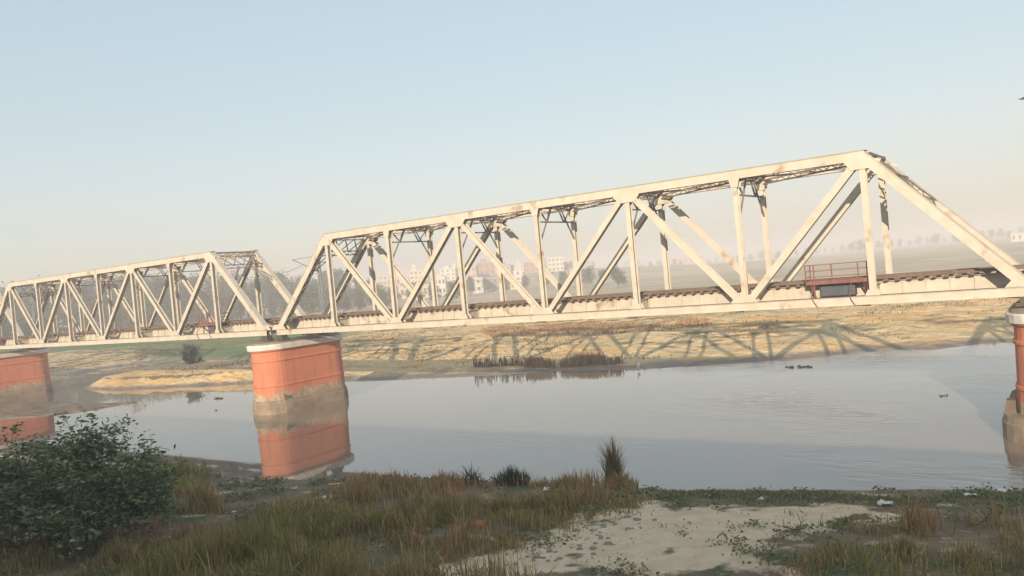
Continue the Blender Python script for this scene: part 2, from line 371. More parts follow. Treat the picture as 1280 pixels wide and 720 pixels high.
    bp = N.new('ShaderNodeBump'); bp.inputs['Strength'].default_value = .9; bp.inputs['Distance'].default_value = .55
    L.new(math_('ADD', noise(.9, 8), math_('MULTIPLY', noise(6, 4), .12)), bp.inputs['Height']); L.new(bp.outputs[0], b.inputs['Normal'])
    return m
me.materials.append(ground_material())
tag(link('ground', me), kind='structure')

# ------------------------------------------------------------------ water
def water_material():
    m = bpy.data.materials.new('river_water'); m.use_nodes = True; N = m.node_tree.nodes; L = m.node_tree.links
    b = N['Principled BSDF']; b.inputs['Base Color'].default_value = (.24, .19, .14, 1); b.inputs['Roughness'].default_value = .03
    b.inputs['IOR'].default_value = 1.75; b.inputs['Specular IOR Level'].default_value = .5
    geo = N.new('ShaderNodeNewGeometry')
    def noise(sc, det, st, rot):
        mp = N.new('ShaderNodeMapping'); mp.inputs['Scale'].default_value = st; mp.inputs['Rotation'].default_value = (0, 0, rot); L.new(geo.outputs['Position'], mp.inputs[0])
        n = N.new('ShaderNodeTexNoise'); n.inputs['Scale'].default_value = sc; n.inputs['Detail'].default_value = det; n.inputs['Distortion'].default_value = .6; L.new(mp.outputs[0], n.inputs[0])
        return n.outputs[0]
    big = noise(.055, 3, (1, 1, 1), .4)
    mr = N.new('ShaderNodeMapRange'); mr.inputs[1].default_value = .47; mr.inputs[2].default_value = .68; L.new(big, mr.inputs[0])
    sx = N.new('ShaderNodeSeparateXYZ'); L.new(geo.outputs['Position'], sx.inputs[0]); mx_ = N.new('ShaderNodeMapRange'); mx_.inputs[1].default_value = 22; mx_.inputs[2].default_value = 46; mx_.inputs[3].default_value = .12; L.new(sx.outputs[0], mx_.inputs[0])
    mq = N.new('ShaderNodeMath'); mq.operation = 'MULTIPLY'; L.new(mr.outputs[0], mq.inputs[0]); L.new(mx_.outputs[0], mq.inputs[1]); mr = mq
    rip = noise(1.1, 3, (.45, 1.5, 1), .6)
    mu = N.new('ShaderNodeMath'); mu.operation = 'MULTIPLY'; L.new(mr.outputs[0], mu.inputs[0]); L.new(rip, mu.inputs[1])
    fine = noise(.5, 2, (.5, 1.4, 1), .5)
    ma = N.new('ShaderNodeMath'); ma.operation = 'MULTIPLY_ADD'; ma.inputs[1].default_value = .03; L.new(fine, ma.inputs[0]); L.new(mu.outputs[0], ma.inputs[2])
    bp = N.new('ShaderNodeBump'); bp.inputs['Strength'].default_value = .5; bp.inputs['Distance'].default_value = .16; L.new(ma.outputs[0], bp.inputs['Height'])
    L.new(bp.outputs[0], b.inputs['Normal'])
    return m
wb = MB(); wb.add([(-700, -400, WZ), (400, -400, WZ), (400, 300, WZ), (-700, 300, WZ)], [(0, 1, 2, 3)])
tag(wb.build('water', water_material()), kind='structure')

# ------------------------------------------------------------------ piers
def stadium(cx, cy, z, R, half, n=14):
    pts = []
    for k in range(n+1):
        t = math.pi+math.pi*k/n; pts.append((cx+R*math.cos(t), cy-half+R*math.sin(t), z))
    for k in range(n+1):
        t = math.pi*k/n; pts.append((cx+R*math.cos(t), cy+half+R*math.sin(t), z))
    return pts
def make_pier(x, label, base=2.18):
    cy, hf = 2.65, 3.2; z0 = WZ
    root = empty('bridge_pier', (x, cy, z0))
    tag(root, label, 'bridge pier', 'red masonry piers of the railway bridge')
    R = lambda prof: [stadium(0, 0, z-z0, r, hf) for r, z in prof]
    b = MB(); b.loft(R([(1.98, -6.35), (1.95, -5.1), (2.01, -5.05), (2.01, -4.9), (1.93, -4.84), (1.88, -2.72), (1.96, -2.66), (1.96, -2.5), (1.88, -2.44), (1.88, -1.75), (2.05, -1.64), (2.05, -1.58)]))
    b.build('shaft', MT['pier'], root)
    c = MB(); c.loft(R([(2.06, -1.58), (2.2, -1.52), (2.22, -1.08), (2.16, -1.02)])); cap = c.build('cap', MT['whitewash'], root)
    t = MB(); t.loft(R([(2.05, -1.02), (1.9, -.86), (1.5, -.84)])); t.build('bed_block', MT['concrete'], cap)
    p = MB(); p.loft(R([(base+.1, -10.5), (base, -6.75), (base-.06, -6.7), (base-.1, -6.35)])); p.build('plinth', MT['concrete'], root)
    for sx in (-1, 1):
        g = MB(); g.plate([(sx*(base-.42)-.3, 1.2), (sx*(base-.42)+.3, 1.2), (sx*(base-.42)+(.3 if sx < 0 else .12), 1.95), (sx*(base-.42)-(.3 if sx > 0 else .12), 1.95)], -hf-.5, -hf+.3); g.build('fender_block', MT['dark_concrete'], root)
    return root
PX = 61+2.2
make_pier(-1.1, 'red pier with white cap standing in mid river, its whole reflection below it')
make_pier(62.06, 'red pier partly cut off by the right edge, on a broad stepped plinth', 2.75)
make_pier(-64.3, 'red pier farthest off, behind the bush beside the low mud bar')

# ------------------------------------------------------------------ truss span
P, H, W = 7.62, 8.42, 5.31
LIP = .03
def h_member(mb, p0, p1, fl, depth, web=.03, t=.03):
    """H section: two flange plates in the truss plane, a web between them"""
    mb.bar(p0, p1, t, fl, off=(-depth/2, 0)); mb.bar(p0, p1, t, fl, off=(depth/2, 0)); mb.bar(p0, p1, depth-t, web)
def lacing(mb, p0, p1, w, off, step=.55, side=(0, 1, 0), t=.02, bw=.07):
    p0 = np.array(p0, float); p1 = np.array(p1, float); d = p1-p0; Ln = np.linalg.norm(d); d /= Ln
    a = np.array(side, float); a -= d*(a@d); a /= np.linalg.norm(a); b = np.cross(d, a)
    n = int(Ln/step); s = Ln/n
    for i in range(n):
        q0 = p0+d*s*i+a*w/2*(1 if i % 2 else -1)+b*off; q1 = p0+d*s*(i+1)-a*w/2*(1 if i % 2 else -1)+b*off
        mb.bar(q0, q1, bw, t, side=np.cross(q1-q0, b))
def angle_lattice(mb, p0, p1, h=.26, t=.07, step=.42):
    """lattice strut: two thin angles one above the other with zigzag bars"""
    p0 = np.array(p0, float); p1 = np.array(p1, float); d = p1-p0; Ln = np.linalg.norm(d); d /= Ln
    up = np.array((0, 0, 1.)) if abs(d[2]) < .8 else np.array((1., 0, 0)); up -= d*(up@d); up /= np.linalg.norm(up)
    for s in (-1, 1): mb.bar(p0+up*s*h/2, p1+up*s*h/2, t, t, side=up)
    n = max(2, int(Ln/step)); s = Ln/n
    for i in range(n):
        k = 1 if i % 2 else -1
        mb.bar(p0+d*s*i+up*h/2*k*.9, p0+d*s*(i+1)-up*h/2*k*.9, .03, .045, side=np.cross(d, up))
def span_meshes():
    L = []          # (name, mesh, parent key)
    cream = MT['cream']
    node = lambda i, t, y: np.array((i*P, y, H*t))
    for y in (0.0, W):
        # chords: two webs, cover plate with dusty top
        b = MB()
        for s in (-1, 1): b.bar((P-.2, y+s*.23, H), (7*P+.2, y+s*.23, H), .03, .54, m=cream)
        b.box((P-.3, y-.3, H+.275), (7*P+.3, y+.3, H+.30), m=cream); b.box((P-.26, y-.27, H+.302), (7*P+.26, y+.27, H+.318), m=MT['dirt'])
        for i in range(1, 8):       # gusset plates at the top nodes
            wd = 1.0 if i % 2 else .35
            for s in (-1, 1): b.plate([(i*P-wd, H-.272), (i*P-wd*.62, H-.78), (i*P+wd*.62, H-.78), (i*P+wd, H-.272)], y+s*.265-.008, y+s*.265+.008, m=cream)
        lacing(b, (P, y, H), (7*P, y, H), .42, -.26)
        L.append(('top_chord', b.mesh('top_chord', cream), 0))
        b = MB()
        for s in (-1, 1): b.bar((-.35, y+s*.24, 0), (8*P+.35, y+s*.24, 0), .03, .46, m=cream)
        b.box((-.4, y-.31, .232), (8*P+.4, y+.31, .255), m=cream); b.box((-.38, y-.285, .257), (8*P+.38, y+.285, .272), m=MT['dirt'])
        for s in (-1, 1): b.bar((-.4, y+s*.29, -.238), (8*P+.4, y+s*.29, -.238), .1, .02, m=cream)
        for i in range(0, 9):
            wd = (1.05 if i in (0, 8) else .9) if i % 2 == 0 else .42
            for s in (-1, 1): b.plate([(i*P-wd*.6, .74 if i % 2 == 0 else .62), (i*P-wd, .274), (i*P+wd, .274), (i*P+wd*.6, .74 if i % 2 == 0 else .62)], y+s*.255-.008, y+s*.255+.008, m=cream)
        L.append(('bottom_chord', b.mesh('bottom_chord', cream), 0))
        for a, c in ((0, 1), (8, 7)):
            b = MB(); p0 = node(a, 0, y)+np.array((0, 0, .28)); p1 = node(c, 1, y)
            sg = -1 if a == 8 else 1
            for s in (-1, 1): b.bar(p0, p1, .03, .56, off=(s*.25, 0), m=cream)
            b.bar(p0, p1, .62, .03, off=(0, sg*.295), m=cream)
            lacing(b, p0, p1, .46, -.27*sg, .6, t=.03, bw=.1)
            L.append(('end_post', b.mesh('end_post', cream), 0))
        for a, c, fl in ((2, 1, .43), (2, 3, .40), (4, 3, .36), (4, 5, .36), (6, 5, .40), (6, 7, .43)):
            p0 = node(a, 0, y); p1 = node(c, 1, y); d = (p1-p0)/np.linalg.norm(p1-p0)
            b = MB(); h_member(b, p0+d*.62, p1-d*.55, fl, .42); L.append(('diagonal', b.mesh('diagonal', cream), 0))
        for i in range(1, 8):
            b = MB(); h_member(b, (i*P, y, .28), (i*P, y, H-.28), .29 if i % 2 == 0 else .33, .40)
            L.append(('vertical_post', b.mesh('vertical_post', cream), 0))
    st = MT['grey_steel']
    for i in range(2, 7):           # sway frames
        x = i*P; b = MB(); zt = H-.12; zb = H-1.25
        ya, yb = .24, W-.24
        angle_lattice(b, (x, ya, zt), (x, yb, zt), .22)
        b.bar((x, ya, zb), (x, yb, zb), .1, .1, side=(1, 0, 0))
        for yy, s in ((ya, 1), (yb, -1)):
            b.bar((x+.05, yy, H-2.6), (x+.05, yy+s*1.75, zt), .1, .07, side=(1, 0, 0))
            b.bar((x-.05, yy, zt), (x-.05, yy+s*1.2, zb), .1, .07, side=(1, 0, 0))
            b.bar((x-.05, yy+s*1.2, zb), (x-.05, yy+s*1.95, zt), .1, .07, side=(1, 0, 0))
        L.append(('sway_frame', b.mesh('sway_frame', st), 0))
    for c, a in ((1, 0), (7, 8)):   # portal frames in the plane of the end posts
        b = MB(); T = node(c, 1, 0); B = node(a, 0, 0); d = (B-T)/np.linalg.norm(B-T)
        nrm = np.array((-.742, 0, .67)) if c == 1 else np.array((.742, 0, .67)); q = lambda s, y: T+d*s+nrm*.2+np.array((0, y, 0))
        angle_lattice(b, q(.3, .25), q(.3, W-.25), .36, .09); angle_lattice(b, q(2.1, .25), q(2.1, W-.25), .36, .09)
        n = 4; yy = np.linspace(.3, W-.3, n+1)
        for k in range(n):
            b.bar(q(.45, yy[k]), q(1.95, yy[k+1]), .09, .06, side=(1, 0, 0)); b.bar(q(1.95, yy[k]), q(.45, yy[k+1]), .09, .05, side=(1, 0, 0))
        for y0, s in ((.25, 1), (W-.25, -1)): angle_lattice(b, q(4.3, y0), q(2.2, y0+s*1.7), .3, .08)
        L.append(('portal_frame', b.mesh('portal_frame', st), 0))
    b = MB()                        # top lateral bracing
    for i in range(1, 7):
        angle_lattice(b, (i*P+.2, .25, H-.1), ((i+1)*P-.2, W-.25, H-.1), .3, .1, .55)
        angle_lattice(b, (i*P+.2, W-.25, H-.26), ((i+1)*P-.2, .25, H-.26), .26, .1, .55)
    for i in range(1, 8): b.bar((i*P+.3, .25, H+.12), (i*P+.3, W-.25, H+.12), .2, .16, side=(1, 0, 0))
    L.append(('top_bracing', b.mesh('top_bracing', st), 0))
    for i in range(0, 9):
        b = MB(); x = i*P
        b.box((x-.02, .27, -.14), (x+.02, W-.27, .86)); b.box((x-.16, .27, -.17), (x+.16, W-.27, -.142)); b.box((x-.16, .27, .862), (x+.16, W-.27, .89))
        L.append(('cross_girder', b.mesh('cross_girder', cream), 0))
    for yc in (W/2-.95, W/2+.95):
        b = MB()
        for i in range(8):
            x0, x1 = i*P+.03, (i+1)*P-.03
            b.box((x0, yc-.012, 0.03), (x1, yc+.012, .955))
            n = 6
            for k in range(n+1):
                xx = x0+.06+(x1-x0-.12)*k/n; b.box((xx-.04, yc-.09, .04), (xx+.04, yc-.014, .95)); b.box((xx-.04, yc+.014, .04), (xx+.04, yc+.09, .95))
            b.box((x0, yc-.17, 0), (x1, yc+.17, .028)); b.box((x0, yc-.17, .957), (x1, yc+.17, .985))
        L.append(('stringer', b.mesh('stringer', cream), 0))
    b = MB()                        # bottom laterals
    for i in range(8):
        b.bar((i*P+.3, .3, -.2), ((i+1)*P-.3, W-.3, -.2), .12, .1); b.bar((i*P+.3, W-.3, -.31), ((i+1)*P-.3, .3, -.31), .12, .1)
    L.append(('bottom_bracing', b.mesh('bottom_bracing', st), 0))
    for x in (0, 8*P):
        for y in (0, W):
            b = MB(); b.box((x-.42, y-.36, -.56), (x+.42, y+.36, -.252)); b.box((x-.62, y-.44, -.76), (x+.62, y+.44, -.562)); b.tube([(x, y-.48, -.58), (x, y+.48, -.58)], [.12, .12], 10)
            L.append(('bearing', b.mesh('bearing', MT['dark']), 0))
    return L
def refuge_meshes():
    """inspection refuge: deck, brackets, guard rail"""
    ox = MT['oxide']; x0, x1, y0, y1, zd = 49.45, 53.0, .40, 1.52, 1.24
    b = MB(); b.slot(ox)
    for k in range(9):
        xa = x0+(x1-x0)*k/9; b.box((xa+.012, y0, zd), (xa+(x1-x0)/9-.012, y1, zd+.04))
    b.box((x0, y0-.05, zd-.17), (x1, y0-.002, zd+.06)); b.box((x0, y1+.002, zd-.12), (x1, y1+.06, zd-.002))
    for x in (x0+.25, x1-.25):
        b.box((x-.05, y0, zd-.12), (x+.05, y1, zd-.002)); b.bar((x, y0+.05, zd-.12), (x, y1-.1, .2), .09, .09, side=(1, 0, 0)); b.bar((x+.2, y0+.12, zd-.13), (x+.2, y0+.12, .26), .07, .07)
    for x in (x0+.5, x1-.9): b.tube([(x, y0-.02, zd-.1), (x-.05, -.33, .45), (x+.05, -.36, .1), (x+.28, -.34, -.3)], [.03]*4, 5)
    b.box((x0+.7, y1-.62, .32), (x1-.85, y1-.1, zd-.14), m=MT['shade_slate'])  # dark box added here, its slate colour deepens the shade under the deck
    g = MB(); zr = zd+1.03
    xs = [x0, x0+.5, x0+1.55, x1-.5, x1]
    for x in xs: g.box((x-.03, y0-.03, zd+.06), (x+.03, y0+.03, zr))
    for x in (x0, x1): g.box((x-.03, y1-.06, zd+.05), (x+.03, y1, zr))
    for z in (zd+.3, zd+.66, zr):
        g.box((x0-.03, y0-.065, z-.022), (x1+.03, y0-.032, z+.03))
        for x in (x0, x1): g.box((x-.022, y0+.032, z-.02), (x+.022, y1-.062, z+.028))
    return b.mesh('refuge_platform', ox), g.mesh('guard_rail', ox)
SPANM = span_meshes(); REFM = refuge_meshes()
def make_span(x, label, refuge=True):
    root = empty('truss_span', (x, 0, 0)); tag(root, label, 'bridge span', 'cream steel truss spans of the railway bridge')
    for nm, mh, _ in SPANM: link(nm, mh, root)
    if refuge:
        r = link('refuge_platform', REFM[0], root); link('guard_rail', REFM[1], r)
        r['label'] = 'rusty red inspection refuge platform with guard rails'
    return root
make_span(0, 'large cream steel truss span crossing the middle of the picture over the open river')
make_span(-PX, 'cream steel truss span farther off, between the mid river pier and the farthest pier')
make_span(PX, 'next truss span beyond the right hand pier, only its end showing', False)
make_span(-2*PX, 'most distant truss span, behind the farthest pier at the left edge', False)

# track: rails and sleepers of one line
tr = empty('railway_track', (0, W/2, .985)); tag(tr, 'rusty single railway track running along the deck of the truss bridge', 'railway track')
for s in (-1, 1):
    b = MB(); y = s*.84
    b.box((-130, y-.07, .152), (128, y+.07, .17)); b.box((-130, y-.012, .172), (128, y+.012, .285)); b.box((-130, y-.036, .287), (128, y+.036, .33))
    b.build('rail', MT['rail'], tr)
for s in (-1, 1):
    b = MB(); b.box((-130, s*1.36-.06, .152), (128, s*1.36+.06, .21)); b.build('guard_timber', MT['sleeper'], tr)
b = MB(); b.box((-.11, -1.45, 0), (.11, 1.45, .15)); slm = b.mesh('sleeper', MT['sleeper'])
xs = [x for x in np.arange(-126, 127, .64) if abs((x+1.1) % 63.2) > .2]
near = sorted(xs, key=lambda x: abs(x-52))[:100]
for x in near:
    o = link('sleeper', slm, tr); o.location = (x, 0, 0)
b = MB()
for x in xs:
    if x not in near: b.box((x-.11, -1.45, 0), (x+.11, 1.45, .15))
tag(b.build('sleepers', MT['sleeper'], tr), kind='stuff')

# overhead line masts on the piers
def mast(x, label):
    r = empty('catenary_mast', (x, W+1.15, -.9)); tag(r, label, 'mast', 'overhead line masts on the piers')
    b = MB()
    for sx in (-.16, .16): b.box((sx-.03, -.1, 0), (sx+.03, .1, 8.6))
    for k in range(20): b.bar((-.14, -.11, .2+k*.42), (.14, -.11, .62+k*.42), .02, .05, side=(0, 1, 0))
    b.box((-.4, -.35, 0), (.4, .35, .06))
    b.build('post', MT['galv'], r)
    c = MB(); c.tube([(0, -.15, 8.2), (-.3, -3.2, 7.9)], [.035]*2); c.tube([(0, -.15, 6.6), (-.3, -3.1, 7.9)], [.04]*2); c.tube([(-.2, -1.9, 7.3), (-.4, -3.9, 6.7)], [.03]*2); c.build('cantilever_arm', MT['galv'], r)
    for z0, q in ((8.2, (0, -.55, 8.16)), (6.6, (0, -.5, 6.75))):
        i = MB(); p = np.array((0, -.16, z0)); q = np.array(q); pts = [p+(q-p)*t for t in np.linspace(0, 1, 9)]; i.tube(pts, [.05, .1, .05, .1, .05, .1, .05, .1, .05], 8); i.build('insulator', MT['insul'], r)
mast(-1.1, 'slender steel overhead line mast on the mid river pier, between the two spans')
mast(-64.3, 'slender steel overhead line mast on the farthest pier, seen through the distant span')

# ------------------------------------------------------------------ unseen train and high embankment added behind the camera to shade the near bank
def shade_carriage_meshes():
    Ls, y0, y1 = 21.0, -54.0, -50.86; b = MB()
    prof = [(y0, 2.05), (y1, 2.05), (y1, 4.95), (y1-.1, 5.2)]; prof2 = [(y0+.1, 5.2), (y0, 4.95)]
    pr = prof+prof2; ring = lambda x: [(x, y, z) for y, z in pr]
    b.loft([ring(0), ring(Ls)])
    r = MB(); arch = [(y1-.1, 5.202), (y1-.5, 5.5), ((y0+y1)/2, 5.7), (y0+.5, 5.5), (y0+.1, 5.202)]; r.loft([[(x, y, z) for y, z in arch] for x in (0, Ls)])
    g = MB()
    for k in range(9): g.box((1.8+k*2.0, y1+.002, 3.15), (3.0+k*2.0, y1+.02, 4.05))
    v_ = MB(); v_.box((Ls+.01, y0+.15, 1.9), (Ls+.69, y1-.15, 5.5))  # gangway block closes the gap between carriages to the sun
    u = MB()
    for xc in (3.2, Ls-3.2):
        u.box((xc-1.6, y0+.5, 1.45), (xc+1.6, y1-.5, 2.03))
        for dx in (-1.1, 1.1):
            for yy in (y0+.75, y1-.75): u.tube([(xc+dx, yy-.06, 1.42), (xc+dx, yy+.06, 1.42)], [.45, .45], 16)
    u.box((0, y0+.2, .97), (Ls+.7, y0+.3, 2.03))  # full-length skirt added to stop sun passing under the body
    return [('body', b.mesh('body', MT['shade_train_paint'])), ('roof', r.mesh('roof', MT['shade_train_roof'])), ('window', g.mesh('window', MT['glass'])), ('shade_bogie_skirt', u.mesh('shade_bogie_skirt', MT['dark'])), ('shade_gangway', v_.mesh('shade_gangway', MT['dark']))]  # body, roof and windows of the unseen carriages added for shade
CM = shade_carriage_meshes()
for k in range(-3, 4):
    r = empty('shade_carriage', (52+k*21.7, -12.6, 5.0)); tag(r, 'blue carriage added unseen behind the camera to shade the near bank', 'railway carriage', 'unseen carriages added to shade the near bank')
    for nm, mh in CM: link(nm, mh, r)
tk = MB()
for yy in (-65.87, -64.2): tk.box((-60, yy-.04, 5.8), (190, yy+.04, 5.96))
tk.box((-60, -66.9, 5.3), (190, -63.2, 5.798)); tag(tk.build('shade_ballast_bed', MT['stone']), 'ballast and rails added under the unseen shading carriages', 'railway track')

# ------------------------------------------------------------------ foliage helpers
def leaf_quads(C, size, tint, flat=.5, rng=RNG, aspect=.5):
    """leaf quads centred on C (n,3)"""
    n = len(C); a = rng.normal(size=(n, 3)); a[:, 2] *= flat; a /= np.linalg.norm(a, axis=1)[:, None]
    b = rng.normal(size=(n, 3)); b -= a*(a*b).sum(1)[:, None]; b /= np.linalg.norm(b, axis=1)[:, None]
    s = (size*(.6+.8*rng.random(n)))[:, None]; a = a*s; b = b*s*aspect
    V = np.stack([C-a, C-b*.9-a*.1, C+a, C+b*.9-a*.1], 1).reshape(-1, 3); F = np.arange(4*n).reshape(n, 4)
    return V, F, np.repeat(tint, 4, 0)
def blades(X, Y, Z, H_, wid, lean, tint, rng=RNG, droop=.35):
    """three-segment grass blades; returns V,F(quads),tint"""
    n = len(X); ang = rng.random(n)*2*np.pi; la = lean*rng.random(n); dx, dy = np.cos(ang), np.sin(ang); wa = rng.random(n)*2*np.pi
    wx, wy = np.cos(wa)*wid/2, np.sin(wa)*wid/2; rows = []
    for t, wf in ((0, 1.0), (.4, .9), (.75, .6), (1, .12)):
        off = la*H_*(t**2)*1.0; zz = Z+H_*t*(1-droop*la*t); cx = X+dx*off; cy = Y+dy*off
        rows.append(np.stack([cx-wx*wf, cy-wy*wf, zz], 1)); rows.append(np.stack([cx+wx*wf, cy+wy*wf, zz], 1))
    V = np.stack(rows, 1).reshape(-1, 3); k = np.arange(n)[:, None]*8
    F = np.concatenate([k+np.array([[0, 1, 3, 2]]), k+np.array([[2, 3, 5, 4]]), k+np.array([[4, 5, 7, 6]])], 1).reshape(-1, 4)
    return V, F, np.repeat(tint, 8, 0)
def join(parts):
    Vs, Fs, Ts = [], [], []; k = 0
    for v, f, t in parts: Vs.append(v); Fs.append(f+k); Ts.append(t); k += len(v)
    return np.concatenate(Vs), np.concatenate(Fs), np.concatenate(Ts)
def palette(n, cols, w, rng=RNG, jit=.25):
    c = np.array(cols)[rng.choice(len(cols), n, p=np.array(w)/sum(w))]; return c*(1+jit*(rng.random((n, 1))-.5)*2)

# ------------------------------------------------------------------ foreground grass
DRY = [(.40, .29, .135), (.32, .27, .11), (.56, .45, .25), (.25, .25, .09), (.38, .235, .12)]
def scatter(n, xlo, xhi, ylo, yhi):
    x = RNG.uniform(xlo, xhi, n); y = RNG.uniform(ylo, yhi, n)
    d = np.stack([x, y, np.full(n, -5.5)], 1)-CAM; z = d@FW; px = 640+FOC*(d@RT)/z; py = 360-FOC*(d@UP)/z
    k = (z > 1) & (px > -160) & (px < 1440) & (py < 860); return x[k], y[k]
def foreground_grass():
    x, y = scatter(900000, -45, 70, -44, -9)
    dr = sdist(x, y, RIVER); dp = sdist(x, y, PATH); cl = fbm(x, y, 2.4, 3, 5); big = fbm(x, y, 7, 2, 9)
    SH = [tuple(at_ground(px, py)[:2]) for px, py in ((790, 608), (840, 612), (900, 610), (1290, 609), (1420, 609), (1420, 652), (1290, 650), (1150, 648), (1080, 655), (1000, 640), (860, 640), (800, 625))]
    MUD = [tuple(at_ground(px, py)[:2]) for px, py in ((262, 604), (300, 590), (400, 592), (428, 606), (400, 628), (330, 638), (280, 626))]
    ds = sdist(x, y, SH); dm = sdist(x, y, MUD)
    dist = np.hypot(x-CAM[0], y-CAM[1])
    tall = (ds > 0); cl2 = fbm(x, y, 1.0, 3, 88)
    dens = np.where(tall, np.clip((cl-.37)*3.4, .03, 1), np.clip((cl-.40)*3, 0, .7))
    dens *= np.clip((dp+.1+(cl-.5)*4.2)/1.2, np.where(cl2 > .6, .12, .008), 1)*np.clip(dr/2.5, 0, 1)*np.clip(dm/1.5+.02, 0, 1)
    dens *= np.clip(1500/(dist*dist), .5, 1)
    k = (RNG.random(len(x)) < dens*.62) & (dr > .25); x, y, tall, big, cl, dp, dr, ds, dist = [q[k] for q in (x, y, tall, big, cl, dp, dr, ds, dist)]
    z = terrain(x, y); n = len(x)
    h = np.where(tall, (.28+1.1*np.clip(big*1.5-.3, 0, 1))*(.55+.6*RNG.random(n)), .14+.16*RNG.random(n))
    cl2 = fbm(x, y, 1.1, 2, 77); h *= np.where(tall, np.clip(.25+2.6*(cl2-.28), .25, 1.35), 1)
    h *= 1-.25*np.clip((x-51)/4, 0, 1)*np.clip((y+36)/4, 0, 1)
    h *= np.clip(.35+dp/2.2, .3, 1)*np.clip(.55+dr/5, .3, 1)
    g = np.clip(fbm(x, y, 4.5, 3, 31)*2.4-.95, 0, .85)[:, None]
    rd = np.clip(fbm(x, y, 3.2, 3, 63)*2.6-.8, 0, 1)[:, None]; c1 = np.where(RNG.random((n, 1)) < rd, palette(n, [(.42, .24, .12), (.34, .205, .10), (.5, .36, .18)], (3, 2, 1.5)), palette(n, DRY, (3, 3, 1.8, 1.6, 2))); c2 = palette(n, [(.21, .225, .06), (.30, .29, .09), (.40, .33, .13)], (3, 3, 1.2))
    tint = np.where(RNG.random((n, 1)) < g, c2, c1); tint = np.where(tall[:, None], tint, palette(n, [(.16, .18, .08), (.23, .215, .115), (.32, .27, .17)], (3, 2, 1)))
    wid = .012+.0009*dist+.008*RNG.random(n)
    V, F, T = blades(x, y, z-.03, h, wid, np.where(tall, .25+1.0*RNG.random(n)**2, .8), tint)
    print('blades', n)
    tag(link('tall_grass', fast_mesh('tall_grass', V, F, T, MT['blade'])), 'dry brown and olive grass covering the near river bank', 'grass', kind='stuff')
foreground_grass()
def low_weeds():
    x, y = scatter(60000, -30, 70, -44, -10); c = fbm(x, y, 1.6, 3, 91); dr = sdist(x, y, RIVER); dp = sdist(x, y, PATH)
    k = (c > .58) & (dr > 1.0) & ((dp > -.4) | (c > .73)) & (RNG.random(len(x)) < .5); x, y = x[k], y[k]; n = len(x); z = terrain(x, y); m = 7
    C = np.repeat(np.stack([x, y, z+.1], 1), m, 0)+RNG.normal(size=(n*m, 3))*np.array((.16, .16, .07)); d = np.hypot(C[:, 0]-CAM[0], C[:, 1]-CAM[1])
    V, F, T = leaf_quads(C, .03+.0012*d, palette(n*m, [(.16, .2, .08), (.22, .22, .1), (.12, .16, .07), (.3, .22, .12)], (3, 2, 2, 1)), .5, RNG, .6)
    tag(link('low_weeds', fast_mesh('low_weeds', V, F, T, MT['leaf'])), 'low broad leaved weeds between the grass of the near bank', 'weeds', kind='stuff')
low_weeds()

def tuft(px, py, h, n, spread, label, lean=.25, z=-6.2, cols=DRY, ws=(2, 3, 2, 1, 1.2), name='grass_tuft', group=None):
    p = at_ground(px, py); zz = p[2]; r = np.minimum(np.abs(RNG.normal(size=n)), 1.5)*spread; a = RNG.random(n)*6.283
    x, y = r*np.cos(a), r*np.sin(a); hh = h*(.35+.65*RNG.random(n))*(1.05-.3*r/spread); d = np.hypot(p[0]-CAM[0], p[1]-CAM[1])
    V, F, T = blades(x, y, np.zeros(n), hh, np.full(n, .012+.0009*d), np.full(n, lean), palette(n, cols, ws))
    o = link(name, fast_mesh(name, V, F, T, MT['blade'])); o.location = (p[0], p[1], zz-.03); tag(o, label, 'grass tuft', group); return o
tuft(768, 607, 2.75, 460, .27, 'tallest upright tuft of dry brown reed grass at the water edge', .4, cols=[(.27, .19, .10), (.20, .16, .08), (.34, .24, .13)], ws=(2, 2, 1))
tuft(778, 612, 1.1, 500, .5, 'low bushy tuft at the foot of the tallest reed grass', .6)
tuft(590, 606, 1.35, 120, .35, 'loose greyish tuft with bent arching blades on the bank crest', .9, cols=[(.16, .17, .13), (.1, .11, .06)], ws=(1, 1))
tuft(520, 618, 1.1, 300, .5, 'rounded brown tuft on the bank crest near the mid river pier reflection', .5)
tuft(640, 606, 1.2, 420, .6, 'dense olive tuft on the hump of the bank crest', .5, cols=[(.07, .08, .03), (.1, .09, .04)], ws=(1, 1))
tuft(705, 612, .9, 300, .6, 'short reddish tuft beside the tallest reed grass', .6)
tuft(1130, 694, .7, 420, .5, 'green brown tuft at the right end of the sandy path', .5, z=-5.7)
tuft(1215, 706, .8, 460, .55, 'tall straw coloured tuft in the lower right corner', .45, z=-5.6, cols=DRY, ws=(2, 2, 4, 1, 1))
tuft(250, 640, 1.7, 520, .7, 'tall brown tuft right beside the leafy bush', .35, z=-5.6)

tuft(40, 712, 1.0, 520, .7, 'yellowish dry tuft in the lower left corner in front of the leafy bush', .5, cols=[(.42, .36, .16), (.34, .27, .13), (.22, .2, .09)], ws=(2, 2, 1))
tuft(150, 706, 1.15, 520, .7, 'brown dry tuft right under the leafy bush', .45)
